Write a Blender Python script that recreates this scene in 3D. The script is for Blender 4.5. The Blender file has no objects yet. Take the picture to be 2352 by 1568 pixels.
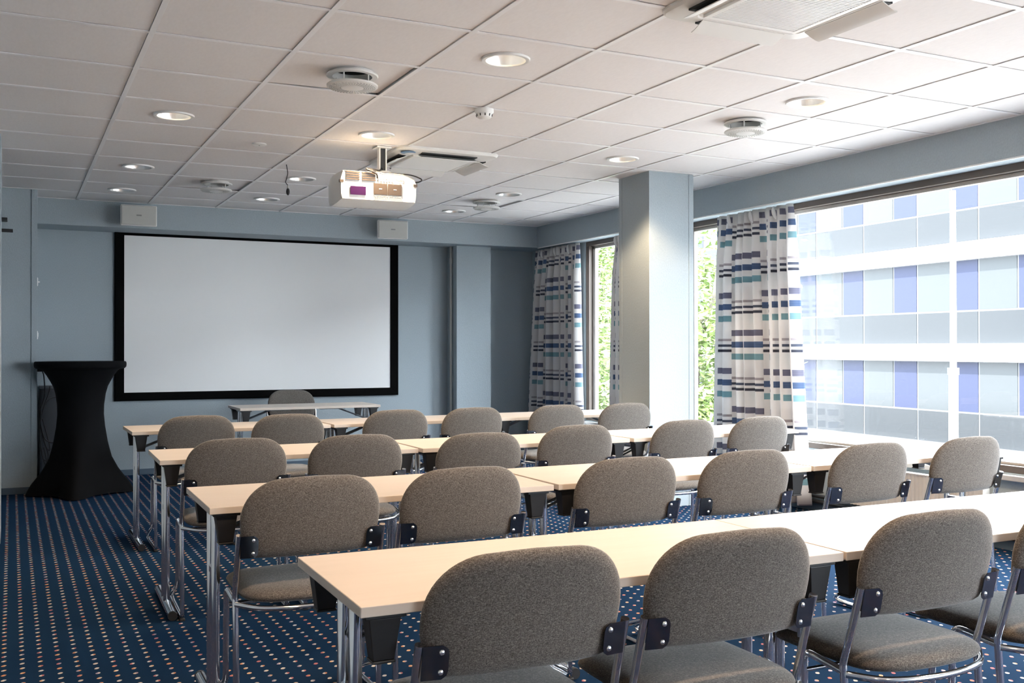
import bpy, math, random
from mathutils import Vector, Matrix
random.seed(7)
PI = math.pi
SC = bpy.context.scene
COL = SC.collection
CEIL = 2.514
HC = 1.20
GX, GY, GS = 0.524, 4.431, 0.6          # ceiling grid phase and module

# ------------------------------------------------------------------ mesh helpers
class MB:
    def __init__(s):
        s.v = []; s.f = []; s.uv = None
    def add(s, vs, fs):
        n = len(s.v); s.v += [tuple(p) for p in vs]; s.f += [tuple(i + n for i in f) for f in fs]; return s
    def box(s, x0, y0, z0, x1, y1, z1):
        return s.add([(x0,y0,z0),(x1,y0,z0),(x1,y1,z0),(x0,y1,z0),(x0,y0,z1),(x1,y0,z1),(x1,y1,z1),(x0,y1,z1)],
                     [(0,3,2,1),(4,5,6,7),(0,1,5,4),(1,2,6,5),(2,3,7,6),(3,0,4,7)])
    def frustum(s, b, t):      # b, t: 4 corner points bottom / top (ccw from above)
        return s.add(list(b) + list(t), [(3,2,1,0),(4,5,6,7),(0,1,5,4),(1,2,6,5),(2,3,7,6),(3,0,4,7)])
    def loft(s, rings, cap0=True, cap1=True, closed=True):
        n = len(rings[0]); vs = [p for r in rings for p in r]; fs = []
        m = n if closed else n - 1
        for k in range(len(rings) - 1):
            for i in range(m):
                j = (i + 1) % n
                fs.append((k*n+i, k*n+j, (k+1)*n+j, (k+1)*n+i))
        if cap0: fs.append(tuple(range(n - 1, -1, -1)))
        if cap1: fs.append(tuple((len(rings)-1)*n + i for i in range(n)))
        return s.add(vs, fs)
    def tube(s, pts, r, n=10, caps=True):
        pts = [Vector(p) for p in pts]; rings = []
        t = (pts[1] - pts[0]).normalized()
        up = Vector((0,0,1)) if abs(t.z) < .9 else Vector((1,0,0))
        a = t.cross(up).normalized()
        for i, p in enumerate(pts):
            if i == 0: t = (pts[1]-pts[0]).normalized()
            elif i == len(pts)-1: t = (pts[i]-pts[i-1]).normalized()
            else: t = ((pts[i]-pts[i-1]).normalized() + (pts[i+1]-pts[i]).normalized()).normalized()
            a = (a - t*a.dot(t)).normalized(); b = t.cross(a)
            rr = r[i] if isinstance(r, (list, tuple)) else r
            rings.append([p + a*(rr*math.cos(2*PI*k/n)) + b*(rr*math.sin(2*PI*k/n)) for k in range(n)])
        return s.loft(rings, caps, caps)
    def lathe(s, prof, n=32, c=(0,0,0), cap0=False, cap1=False):
        rings = [[(c[0]+r*math.cos(2*PI*k/n), c[1]+r*math.sin(2*PI*k/n), c[2]+z) for k in range(n)] for r, z in prof]
        return s.loft(rings, cap0, cap1)
    def ball(s, c, rx, ry, rz, n=14, m=9):
        rings = []
        for k in range(1, m):
            a = -PI/2 + PI*k/m
            rings.append([(c[0]+rx*math.cos(a)*math.cos(2*PI*i/n), c[1]+ry*math.cos(a)*math.sin(2*PI*i/n), c[2]+rz*math.sin(a)) for i in range(n)])
        return s.loft(rings, True, True)
    def xf(s, M):
        s.v = [tuple(M @ Vector(p)) for p in s.v]; return s

def fillet(pts, r, seg=5):
    pts = [Vector(p) for p in pts]; out = [pts[0]]
    rs = r if isinstance(r, (list, tuple)) else [r]*(len(pts)-2)
    for i in range(1, len(pts)-1):
        p, a, b = pts[i], pts[i-1], pts[i+1]; rr = rs[i-1]
        d1 = (a-p); d2 = (b-p); l1, l2 = d1.length, d2.length
        d1.normalize(); d2.normalize()
        ang = d1.angle(d2); 
        if ang > PI - .02 or rr <= 0: out.append(p); continue
        c = min(rr/math.tan(ang/2), l1*.48, l2*.48)
        A = p + d1*c; B = p + d2*c
        for k in range(seg+1):
            t = k/seg
            out.append(A*(1-t)**2 + p*2*t*(1-t) + B*t*t)
    out.append(pts[-1]); return out

def smoothpath(pts, n=8):
    P = [Vector(p) for p in pts]; P = [P[0]*2-P[1]] + P + [P[-1]*2-P[-2]]; out = []
    for i in range(1, len(P)-2):
        for k in range(n):
            t = k/n; a, b, c, d = P[i-1], P[i], P[i+1], P[i+2]
            out.append(.5*((2*b)+(c-a)*t+(2*a-5*b+4*c-d)*t*t+(3*b-a-3*c+d)*t**3))
    out.append(P[-2]); return out

def obj(name, mb, mat, parent=None, smooth=True, bevel=0, kind=None, label=None, cat=None, group=None, ang=35):
    me = bpy.data.meshes.new(name); me.from_pydata(mb.v, [], mb.f); me.validate()
    if mb.uv:
        uvl = me.uv_layers.new(name='UVMap')
        for l in me.loops: uvl.data[l.index].uv = mb.uv[l.vertex_index]
    o = bpy.data.objects.new(name, me); COL.objects.link(o)
    me.materials.append(mat)
    if smooth:
        me.shade_smooth(); me.set_sharp_from_angle(angle=math.radians(ang))
    if bevel:
        b = o.modifiers.new('edge', 'BEVEL'); b.width = bevel; b.segments = 2; b.limit_method = 'ANGLE'; b.angle_limit = math.radians(40)
    if parent is not None: o.parent = parent
    if kind: o['kind'] = kind
    if label: o['label'] = label
    if cat: o['category'] = cat
    if group: o['group'] = group
    return o
def thing(name, label, cat, loc=(0,0,0), rotz=0, group=None):
    o = bpy.data.objects.new(name, None); COL.objects.link(o)
    o.location = loc; o.rotation_euler = (0,0,rotz); o.empty_display_size = .1
    o['label'] = label; o['category'] = cat
    if group: o['group'] = group
    return o
def struct(name, mb, mat, parent=None, **k):
    return obj(name, mb, mat, parent, kind='structure' if parent is None else None, **k)
def dup(root, loc, rotz, label):
    r = root.copy(); COL.objects.link(r); r.location = loc; r.rotation_euler = (0,0,rotz); r['label'] = label
    for ch in list(root.children):
        c = ch.copy(); COL.objects.link(c); c.parent = r
        for g in list(ch.children):
            d = g.copy(); COL.objects.link(d); d.parent = c
    return r

# ------------------------------------------------------------------ materials
def mat(name, col, rough=.5, metal=0, spec=.5, **k):
    m = bpy.data.materials.new(name); m.use_nodes = True
    b = m.node_tree.nodes['Principled BSDF']
    b.inputs['Base Color'].default_value = (*col, 1); b.inputs['Roughness'].default_value = rough
    b.inputs['Metallic'].default_value = metal; b.inputs['Specular IOR Level'].default_value = spec
    return m
class N:
    def __init__(s, m): s.m = m; s.t = m.node_tree; s.b = s.t.nodes['Principled BSDF']
    def n(s, typ, **props):
        x = s.t.nodes.new(typ)
        for k, v in props.items(): setattr(x, k, v)
        return x
    def l(s, a, b): s.t.links.new(a, b)
    def math(s, op, a, b=None, c=None):
        x = s.n('ShaderNodeMath', operation=op)
        for i, v in enumerate((a, b, c)):
            if v is None: continue
            if isinstance(v, (int, float)): x.inputs[i].default_value = v
            else: s.l(v, x.inputs[i])
        return x.outputs[0]
    def coord(s, which='Object', scale=(1,1,1)):
        tc = s.n('ShaderNodeTexCoord'); mp = s.n('ShaderNodeMapping'); mp.inputs['Scale'].default_value = scale
        s.l(tc.outputs[which], mp.inputs[0]); return mp.outputs[0]
    def noise(s, vec, scale, detail=2, rough=.5):
        x = s.n('ShaderNodeTexNoise'); x.inputs['Scale'].default_value = scale; x.inputs['Detail'].default_value = detail
        x.inputs['Roughness'].default_value = rough
        s.l(vec, x.inputs['Vector']); return x.outputs['Fac']
    def ramp(s, fac, stops, interp='LINEAR'):
        x = s.n('ShaderNodeValToRGB'); cr = x.color_ramp; cr.interpolation = interp
        while len(cr.elements) < len(stops): cr.elements.new(.5)
        for e, (p, c) in zip(cr.elements, stops): e.position = p; e.color = (*c, 1)
        s.l(fac, x.inputs[0]); return x.outputs[0]
    def mix(s, fac, a, b):
        x = s.n('ShaderNodeMix', data_type='RGBA')
        for i, v in ((0, fac), (6, a), (7, b)):
            if isinstance(v, (int, float)): x.inputs[i].default_value = v
            elif isinstance(v, tuple): x.inputs[i].default_value = (*v, 1)
            else: s.l(v, x.inputs[i])
        return x.outputs[2]
    def bump(s, h, strength=.3, dist=.002):
        x = s.n('ShaderNodeBump'); x.inputs['Strength'].default_value = strength; x.inputs['Distance'].default_value = dist
        s.l(h, x.inputs['Height']); s.l(x.outputs[0], s.b.inputs['Normal'])
    def base(s, c): s.l(c, s.b.inputs['Base Color'])

def mottled(name, c1, c2, scale, rough, bump=0, dist=.002, stretch=(1,1,1), detail=2, spec=.3):
    m = mat(name, c1, rough, spec=spec); q = N(m); f = q.noise(q.coord('Object', stretch), scale, detail)
    q.base(q.ramp(f, [(.3, c1), (.7, c2)]))
    if bump: q.bump(f, bump, dist)
    return m

M = {}
M['wall'] = mottled('blue_woven_wallcovering', (.345,.40,.435), (.38,.44,.475), 160, .75, .5, .003, (1,1,.45), 3, .25)
M['base'] = mat('dark_blue_skirting', (.075,.115,.16), .5)
M['tile'] = mottled('mineral_ceiling_tile', (.775,.75,.742), (.805,.78,.772), 90, .9, .15, .001, (1,.3,1), 3, .1)
M['bar'] = mat('white_painted_steel', (.84,.83,.83), .35)
M['white'] = mat('white_plastic', (.80,.80,.78), .4)
M['warmwhite'] = mat('warm_white_plastic', (.74,.735,.71), .45)
M['grey'] = mat('grey_plastic', (.42,.42,.40), .5)
M['grille'] = mottled('speaker_grille', (.50,.50,.47), (.58,.58,.55), 900, .6, .4, .001)
M['black'] = mat('black_plastic', (.012,.012,.013), .45)
M['velvet'] = mat('black_velvet_frame', (.004,.004,.004), .9, spec=.05)
M['cloth'] = mottled('black_stretch_fabric', (.0035,.0038,.0045), (.005,.0055,.0065), 600, .8, .1, .001, spec=.12)
M['screen'] = mat('matt_screen_fabric', (.87,.87,.865), .9, spec=.1)
M['chrome'] = mat('chrome', (.72,.74,.77), .10, 1)
M['darkchrome'] = mat('dark_chrome', (.17,.18,.20), .12, 1)
M['bolt'] = mat('bright_bolt', (.85,.85,.85), .2, 1)
M['steel'] = mat('grey_steel', (.25,.27,.29), .4, .8)
M['darkhole'] = mat('dark_cavity', (.02,.022,.022), .7)
M['table'] = mottled('beech_laminate', (.58,.505,.435), (.61,.53,.46), 6, .38, 0, 0, (.6,6,6), 3, .4)
M['bronze'] = mat('bronze_anodised_frame', (.115,.09,.075), .45)
M['alu'] = mat('pale_aluminium_frame', (.50,.48,.45), .4)
M['sill'] = mat('pale_grey_sill', (.52,.52,.52), .4)
M['radiator'] = mat('cream_radiator_enamel', (.62,.60,.56), .4)
M['pipe'] = mat('black_pipe', (.02,.022,.026), .4)
M['reflector'] = mat('mirror_reflector', (.92,.92,.92), .3, 1)
M['violet'] = mat('violet_filter_glass', (.035,.008,.05), .15)
M['brownpanel'] = mat('smoked_hatch', (.06,.045,.035), .35)
M['bluefilm'] = mat('blue_film_disc', (.12,.22,.36), .3)
M['cable'] = mat('black_cable', (.01,.01,.011), .5)
M['badge'] = mat('grey_badge', (.25,.25,.24), .3, .6)
M['plaster'] = mat('plain_plaster', (.5,.5,.5), .9)

def fabric():
    m = mat('grey_melange_upholstery', (.2,.18,.165), .92, spec=.15); q = N(m)
    v = q.coord('Object'); f = q.noise(v, 420, 3, .7); g = q.noise(q.coord('Object', (1,1,5)), 160, 2)
    s = q.math('ADD', q.math('MULTIPLY', f, .65), q.math('MULTIPLY', g, .35))
    q.base(q.ramp(s, [(.36, (.042,.0375,.0345)), (.5, (.115,.102,.091)), (.64, (.245,.222,.200))]))
    q.b.inputs['Sheen Weight'].default_value = .35; q.b.inputs['Sheen Roughness'].default_value = .4
    q.bump(s, .5, .0015); return m
M['fabric'] = fabric()

def carpet():
    m = mat('navy_dotted_carpet', (.01,.03,.08), .95, spec=.04); q = N(m)
    tc = q.n('ShaderNodeTexCoord'); sp = q.n('ShaderNodeSeparateXYZ'); q.l(tc.outputs['Object'], sp.inputs[0])
    P_ = .0625
    a = q.math('ADD', q.math('DIVIDE', q.math('SUBTRACT', sp.outputs[0], .040), P_), .5)
    b = q.math('ADD', q.math('DIVIDE', q.math('SUBTRACT', sp.outputs[1], 4.776), P_), .5)
    fu = q.math('MULTIPLY', q.math('SUBTRACT', q.math('FRACT', a), .5), P_)
    fv = q.math('MULTIPLY', q.math('SUBTRACT', q.math('FRACT', b), .5), P_)
    cid = q.n('ShaderNodeCombineXYZ'); q.l(q.math('FLOOR', a), cid.inputs[0]); q.l(q.math('FLOOR', b), cid.inputs[1])
    wob = q.math('MULTIPLY', q.math('SUBTRACT', q.noise(tc.outputs['Object'], 260, 1), .5), .006)
    uu = q.math('ADD', fu, wob)
    d = q.math('ADD', q.math('POWER', q.math('DIVIDE', q.math('ABSOLUTE', uu), .0092), 1.7),
                      q.math('POWER', q.math('DIVIDE', q.math('ABSOLUTE', q.math('SUBTRACT', fv, q.math('MULTIPLY', uu, .35))), .0098), 1.7))
    inside = q.math('LESS_THAN', d, 1)
    def pick(off):
        w = q.n('ShaderNodeTexWhiteNoise', noise_dimensions='3D'); ad = q.n('ShaderNodeVectorMath', operation='ADD')
        q.l(cid.outputs[0], ad.inputs[0]); ad.inputs[1].default_value = (off, off*2, off); q.l(ad.outputs[0], w.inputs['Vector'])
        return q.ramp(w.outputs['Value'], [(0,(.62,.52,.42)), (.28,(.62,.27,.12)), (.48,(.55,.50,.45)), (.62,(.50,.17,.15)), (.75,(.66,.40,.22)), (.9,(.38,.30,.34))], 'CONSTANT')
    side = q.math('GREATER_THAN', uu, .0005)
    dots = q.mix(side, pick(3.3), pick(11.7))
    pile = q.noise(tc.outputs['Object'], 700, 2)
    navy = q.ramp(pile, [(.3, (.0033,.0125,.030)), (.7, (.0060,.022,.050))])
    q.base(q.mix(inside, navy, dots)); q.bump(pile, .6, .003)
    q.b.inputs['Sheen Weight'].default_value = .07; q.b.inputs['Sheen Tint'].default_value = (.12,.42,1,1)
    return m
M['carpet'] = carpet()

def curtain_mat():
    m = mat('striped_curtain_fabric', (.75,.73,.71), .85, spec=.2); q = N(m)
    uv = q.n('ShaderNodeUVMap', uv_map='UVMap'); sp = q.n('ShaderNodeSeparateXYZ'); q.l(uv.outputs[0], sp.inputs[0])
    col = q.math('DIVIDE', sp.outputs[0], .125); odd = q.math('MODULO', q.math('FLOOR', col), 2)
    fr = q.math('FRACT', col)
    ph = q.math('FRACT', q.math('ADD', q.math('DIVIDE', q.math('SUBTRACT', 2.245, sp.outputs[1]), .605), q.math('MULTIPLY', odd, .5)))
    W = (.72,.70,.685); PU=(.135,.135,.20); NV=(.055,.105,.22); TE=(.175,.33,.37); MA=(.36,.32,.335); DK=(.05,.065,.11); BK=(.028,.033,.06)
    c = q.ramp(ph, [(0,PU),(.078,W),(.15,NV),(.23,W),(.305,TE),(.383,W),(.612,MA),(.643,W),(.685,DK),(.716,W),(.752,BK),(.787,W)], 'CONSTANT')
    plain = q.math('GREATER_THAN', fr, .80)
    c2 = q.mix(plain, c, W)
    wv = q.n('ShaderNodeTexWave', bands_direction='Y'); wv.inputs['Scale'].default_value = 26; q.l(uv.outputs[0], wv.inputs[0])
    c3 = q.mix(q.math('MULTIPLY', wv.outputs['Fac'], .10), c2, (.85,.84,.83))
    q.base(c3)
    out = q.t.nodes['Material Output']; tr = q.n('ShaderNodeBsdfTranslucent'); q.l(c3, tr.inputs[0])
    mx = q.n('ShaderNodeMixShader'); mx.inputs[0].default_value = .22
    q.l(q.b.outputs[0], mx.inputs[1]); q.l(tr.outputs[0], mx.inputs[2]); q.l(mx.outputs[0], out.inputs[0])
    return m
M['curtain'] = curtain_mat()

def glass():
    m = bpy.data.materials.new('window_glass'); m.use_nodes = True; t = m.node_tree; t.nodes.clear()
    o = t.nodes.new('ShaderNodeOutputMaterial'); tr = t.nodes.new('ShaderNodeBsdfTransparent'); gl = t.nodes.new('ShaderNodeBsdfGlossy')
    tr.inputs[0].default_value = (.95,.957,.96,1); gl.inputs['Roughness'].default_value = .02
    fr = t.nodes.new('ShaderNodeLayerWeight'); fr.inputs[0].default_value = .5
    pw = t.nodes.new('ShaderNodeMath'); pw.operation = 'POWER'; pw.inputs[1].default_value = 5
    ml = t.nodes.new('ShaderNodeMath'); ml.operation = 'MULTIPLY_ADD'; ml.inputs[1].default_value = .5; ml.inputs[2].default_value = .025
    mx = t.nodes.new('ShaderNodeMixShader'); L = t.links.new
    L(fr.outputs['Facing'], pw.inputs[0]); L(pw.outputs[0], ml.inputs[0]); L(ml.outputs[0], mx.inputs[0]); L(tr.outputs[0], mx.inputs[1]); L(gl.outputs[0], mx.inputs[2]); L(mx.outputs[0], o.inputs[0]); return m
M['glass'] = glass()
def emit(name, col, s):
    m = bpy.data.materials.new(name); m.use_nodes = True; b = m.node_tree.nodes['Principled BSDF']
    b.inputs['Base Color'].default_value = (.8,.8,.8,1); b.inputs['Emission Color'].default_value = (*col,1); b.inputs['Emission Strength'].default_value = s; return m
M['tube'] = mat('unlit_lamp_tube', (.8,.8,.78), .3)
M['lamp'] = emit('glowing_lamp_tube', (1,.80,.56), 3.2)
# outdoors
M['leaf'] = mottled('spring_leaf', (.055,.09,.018), (.13,.18,.055), 3, .6)
M['leaf2'] = mottled('pale_leaf', (.065,.10,.022), (.15,.20,.065), 3, .6)
M['bark'] = mottled('grey_bark', (.10,.085,.07), (.16,.14,.12), 12, .9, .4, .02)
M['paving'] = mottled('pale_paving', (.15,.148,.145), (.19,.185,.18), 2, .9)
M['ledge'] = mat('white_metal_ledge', (.22,.225,.23), .5)
M['band'] = mat('white_facade_band', (.78,.78,.79), .6)
M['fglass'] = mat('pale_office_glass', (.025,.028,.030), .12, 0, .10)
M['fblue'] = mat('blue_glass_panel', (.0165,.0195,.036), .2, 0, .06)
M['fspan'] = mat('grey_glass_spandrel', (.0185,.0203,.0222), .2, 0, .07)
M['mull'] = mat('pale_mullion', (.042,.044,.048), .4)
M['polew'] = mat('white_pole_paint', (.82,.82,.82), .4)

# ------------------------------------------------------------------ setting
RX0, RX1, RY0, RY1 = -.75, 5.30, -6.5, 10.15
SF = 5.13      # window side bulkhead face
struct('floor', MB().box(-1, -6.8, -.2, 5.45, 10.6, 0), M['carpet'], smooth=False)
struct('sun_blocking_roof', MB().box(-1.2, -6.9, 2.75, 5.46, 10.8, 2.95), M['plaster'], smooth=False)  # unseen slab added over the ceiling to keep the sun out
struct('wall_back', MB().box(-1, -6.7, 0, 5.45, -6.5, 2.75), M['wall'], smooth=False)
wl = MB().box(-.95, -6.5, 0, -.75, 10.55, 2.75)
struct('wall_left', wl, M['wall'], smooth=False)
struct('wall_recess', MB().box(-.75, 6.95, 0, -.057, 7.469, CEIL+.03), M['wall'], smooth=False)
# return wall beside the screen wall, with its corner bead
struct('wall_return', MB().box(-.75, 9.255, 0, .191, 10.15, CEIL+.03), M['wall'], smooth=False)
struct('trim_1', MB().box(.150, 9.243, .05, .194, 9.262, CEIL), M['wall'], smooth=False, bevel=.002)
# front wall: main plane, slot with a pipe, pilaster, deep corner
wf = MB().box(-.75, 10.15, 0, 5.45, 10.55, 2.75)
wf.box(4.251, 9.886, 0, 4.652, 10.15, 2.75)
struct('wall_front', wf, M['wall'], smooth=False)
struct('trim_2', MB().box(-.1, 9.72, 2.287, 5.30, 10.35, 2.75), M['wall'], smooth=False, bevel=.003)
struct('trim_3', MB().box(SF, -6.5, 2.285, 5.30, 9.72, 2.75), M['wall'], smooth=False, bevel=.003)
# window wall
WZ0, WZ1 = .455, 2.285
WIN = [(7.36, 8.97), (2.6, 7.30), (-6.2, 2.4)]
wr = MB().box(5.30, -6.5, 0, 5.45, 10.55, WZ0)
wr.box(5.30, -6.5, WZ1, 5.45, 10.55, 2.75)
for a, b in ((8.97, 10.35), (7.30, 7.36), (2.4, 2.6), (-6.5, -6.2)): wr.box(5.30, a, WZ0, 5.45, b, WZ1)
struct('wall_right', wr, M['wall'], smooth=False)
for n, (a, b) in enumerate(WIN):
    # frame is the window itself; panes and sill are its parts
    fr = MB(); fx0, fx1 = 5.305, 5.375
    fr.box(fx0, a, WZ1-.045, fx1, b, WZ1); fr.box(fx0, a, WZ0, fx1, b, WZ0+.042)
    fr.box(fx0, a, WZ0+.042, fx1, a+.06, WZ1-.045); fr.box(fx0, b-.06, WZ0+.042, fx1, b, WZ1-.045)
    cuts = [a+.06, b-.06] if n != 1 else [a+.06, 6.15, 6.21, b-.06]
    if n == 1: fr.box(fx0, 6.15, WZ0+.042, fx1, 6.21, WZ1-.045)
    w = struct('window_%d' % (n+1), fr, M['bronze'], bevel=.003)
    for k in range(0, len(cuts), 2):
        y0, y1 = cuts[k], cuts[k+1]
        sm = MB(); t = .028
        sm.box(5.352, y0, WZ1-.045-t, 5.392, y1, WZ1-.045); sm.box(5.352, y0, WZ0+.042, 5.392, y1, WZ0+.042+t*.6)
        sm.box(5.352, y0, WZ0+.05, 5.392, y0+.045, WZ1-.05); sm.box(5.352, y1-.045, WZ0+.05, 5.392, y1, WZ1-.05)
        obj('window_sash', sm, M['alu'], w, smooth=False, bevel=.003)
        obj('pane', MB().box(5.368, y0+.02, WZ0+.05, 5.374, y1-.02, WZ1-.05), M['glass'], w, smooth=False)
    obj('sill', MB().box(5.262, a-.01, .412, 5.306, b+.01, .445), M['sill'], w, smooth=False, bevel=.004)
struct('ledge', MB().box(5.45, -7, .30, 6.22, 11, .46), M['ledge'], smooth=False)
# column standing free of the window wall
pc = MB().box(4.262, 6.282, 0, 4.660, 6.690, 2.75)
pil = struct('pillar', pc, M['wall'], smooth=False, bevel=.003)
cb = MB()
for (x, y) in ((4.262, 6.690), (4.660, 6.282), (4.262, 6.282)):
    pass
cb.box(4.258, 6.655, 0, 4.266, 6.694, CEIL); cb.box(4.622, 6.278, 0, 4.664, 6.286, CEIL); 
obj('corner_bead', cb, M['wall'], pil, smooth=False, bevel=.001)
# baseboards
struct('baseboard_front', MB().box(.191, 10.137, 0, 4.251, 10.15, .055).box(4.24, 9.874, 0, 4.664, 9.886, .055).box(4.652, 10.137, 0, 5.287, 10.15, .055), M['base'], smooth=False, bevel=.003)
struct('baseboard_return', MB().box(-.75, 9.242, 0, .20, 9.255, .055).box(.191, 9.242, 0, .204, 10.137, .055), M['base'], smooth=False, bevel=.003)
struct('baseboard_left', MB().box(-.75, -6.5, 0, -.737, 9.24, .055), M['base'], smooth=False)
struct('baseboard_right', MB().box(5.287, -6.5, 0, 5.30, 10.3, .055), M['base'], smooth=False)

for k, (gx_, gy_, lab) in enumerate(((5.66, 5.95, 'row of thin grey bars across the pale ledge outside, beside the curtain'), (5.72, 4.22, 'row of thin grey bars across the pale ledge outside, beyond the last chairs'))):
    vb = MB()  # thin grey bars, evenly spaced, laid across the ledge top
    for q in range(9): vb.box(gx_-.05, gy_-.20+.05*q-.004, .459, gx_+.05, gy_-.20+.05*q+.004, .4625)
    obj('ledge_bars', vb, M['grey'], smooth=False, label=lab, cat='vent', group='thin bars on the outside ledge')
# ---------------- ceiling: lay-in tiles on a T-bar grid
LAMPS = [(2.024, 4.137), (3.824, 4.137), (.824, 5.961), (2.024, 5.961), (3.824, 5.961), (.824, 7.761), (2.024, 7.761), (3.824, 7.761),
         (.824, 8.955), (2.024, 8.955), (3.824, 8.955)]
LAMPS_BEHIND = [(.824, 1.731), (2.024, 1.731), (3.824, 1.731), (.824, -.669), (2.024, -.669), (3.824, -.669)]
VENTS = [(1.466, 4.675), (1.464, 8.25), (3.836, 4.66), (3.836, 8.24)]
ACS = [(2.624, 6.531), (2.624, 2.931)]
CX0, CX1, CY0, CY1 = -.75, SF, -6.5, 9.72
tiles = MB(); grid = MB()
def hole_tile(mb, x0, y0, x1, y1, c, r, z0, z1, n=40):
    inn, out = [], []
    for k in range(n):
        a = 2*PI*k/n; dx, dy = math.cos(a), math.sin(a); inn.append((c[0]+r*dx, c[1]+r*dy))
        t = 1e9
        if dx > 1e-9: t = min(t, (x1-c[0])/dx)
        if dx < -1e-9: t = min(t, (x0-c[0])/dx)
        if dy > 1e-9: t = min(t, (y1-c[1])/dy)
        if dy < -1e-9: t = min(t, (y0-c[1])/dy)
        out.append((c[0]+t*dx, c[1]+t*dy))
    for cx, cy in ((x0,y0),(x1,y0),(x1,y1),(x0,y1)):
        k = min(range(n), key=lambda i: (out[i][0]-cx)**2+(out[i][1]-cy)**2); out[k] = (cx, cy)
    mb.loft([[(x,y,z1) for x,y in inn], [(x,y,z0) for x,y in inn], [(x,y,z0) for x,y in out], [(x,y,z1) for x,y in out]], False, False)
def cells(lo, hi, ph):
    i0 = math.floor((lo-ph)/GS); out = []
    k = i0
    while ph + k*GS < hi:
        a, b = max(lo, ph+k*GS), min(hi, ph+(k+1)*GS)
        if b-a > .02: out.append((k, a, b))
        k += 1
    return out
for i, xa, xb in cells(CX0, CX1, GX):
    for j, ya, yb in cells(CY0, CY1, GY):
        if any(xa < a[0] < xb and ya < a[1] < yb for a in ACS): continue
        g = .013; z0, z1 = CEIL+.005, CEIL+.022
        x0, x1, y0, y1 = xa+g, xb-g, ya+g, yb-g
        h = [(c, .098) for c in LAMPS+LAMPS_BEHIND if xa < c[0] < xb and ya < c[1] < yb] + [(c, .10) for c in VENTS if xa < c[0] < xb and ya < c[1] < yb]
        if h:
            n0 = len(tiles.v); hole_tile(tiles, x0, y0, x1, y1, h[0][0], h[0][1], z0, z1)
            if h[0][1] > .099:      # these lay-in tiles sit crooked, one edge propped up
                for q in range(n0, len(tiles.v)):
                    x, y, z = tiles.v[q]; tiles.v[q] = (x, y, z + (.009 if h[0][0][0] < 3 or h[0][0][1] > 6 else 0)*(x-x0)/(x1-x0))
        else: tiles.box(x0, y0, z0, x1, y1, z1)
# black void over the crooked tiles is the real plenum
for i, xa, xb in cells(CX0, CX1, GX):
    grid.box(xa-.012, CY0, CEIL, xa+.012, CY1, CEIL+.004); grid.box(xa-.002, CY0, CEIL+.004, xa+.002, CY1, CEIL+.035)
for j, ya, yb in cells(CY0, CY1, GY):
    for i, xa, xb in cells(CX0, CX1, GX):
        grid.box(xa+.012, ya-.012, CEIL+.0006, xb-.012, ya+.012, CEIL+.004)
grid.box(CX0, CY1-.022, CEIL, CX1, CY1, CEIL+.004); grid.box(CX1-.022, CY0, CEIL, CX1, CY1-.022, CEIL+.004)
ce = struct('ceiling', tiles, M['tile'], smooth=False)
obj('ceiling_grid', grid, M['bar'], ce, smooth=False)

# curtain track under the bulkhead edge
tag = obj('curtain_rail', MB().box(5.127, -6.3, 2.276, 5.137, 9.70, 2.2855), M['white'], smooth=False, bevel=.002,
          label='thin white curtain rail along the lower edge of the window bulkhead', cat='curtain rail')

# ------------------------------------------------------------------ chairs
def backrest_mb():
    R = [(0,.545),(.06,.545),(.12,.5455),(.172,.5475),(.196,.553),(.208,.565),(.214,.585),(.219,.61),(.223,.635),(.225,.66)]
    for k in range(1, 13):
        a = PI/2*k/12; R.append((.085+.140*math.cos(a)**.92, .662+.136*math.sin(a)**.92))
    R.append((.045,.8000))
    out = R + [(0,.8012)] + [(-x, z) for x, z in reversed(R[1:])]
    zc = .665; T = .024; rings = []
    S_ = [.08,.35,.6,.78,.88,.945,.982,1.0]
    def ring(sc, sg):
        h = T*max(0, 1-sc**7)**.5; h = h*(.92+.08*(1-sc*sc))
        return [(x*sc, -.2*(zc+(z-zc)*sc-.62)+.46*(x*sc)**2+sg*h-.001, zc+(z-zc)*sc) for x, z in out]
    for sc in S_: rings.append(ring(sc, -1))
    for sc in reversed(S_[:-1]): rings.append(ring(sc, 1))
    return MB().loft(rings)
def seat_mb():
    out = []
    n = 56
    for k in range(n):
        a = 2*PI*k/n; c, s = math.cos(a), math.sin(a)
        x = .212*math.copysign(abs(c)**.38, c); y = math.copysign(abs(s)**.38, s)
        y = .195 + .205*y
        if y < .10: y -= .028*(1-(x/.212)**2)*((.10-y)/.11)
        out.append((x, y))
    rings = []; cy = .195; T = .0235
    S_ = [.08,.35,.6,.8,.9,.955,.985,1.0]
    def ring(sc, sg):
        h = T*max(0, 1-sc**8)**.5; r = []
        for x, y in out:
            yy = cy+(y-cy)*sc; z = .428 + sg*h + (.010*(1-sc**2) if sg > 0 else 0)
            if yy > .30: z -= (yy-.30)**2*1.6
            r.append((x*sc, yy, z))
        return r
    for sc in S_: rings.append(ring(sc, -1))
    for sc in reversed(S_[:-1]): rings.append(ring(sc, 1))
    return MB().loft(rings)
TR = .0098
def side_mb(s):
    x = s*.230
    pts = [(x,0,.626),(x,.060,.425),(x,.030,.0115),(x,.500,.0115),(x,.214,.118),(x,.200,.424),(x,.058,.409)]
    p = fillet(pts, [.05,.022,.028,.045,.030], 6)
    return MB().tube(p, TR, 10)
def chair_bracket(s):
    o = [(.226,.553),(.186,.553),(.176,.560),(.173,.570),(.173,.606),(.176,.616),(.186,.623),(.226,.623)]
    rings = []
    for t in (0, .003):
        rings.append([(s*x, -.2*(z-.62)*.98+.46*x*x-.0295+t-.10*max(0,x-.2), z) for x, z in o])
    return MB().loft(rings)
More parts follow.
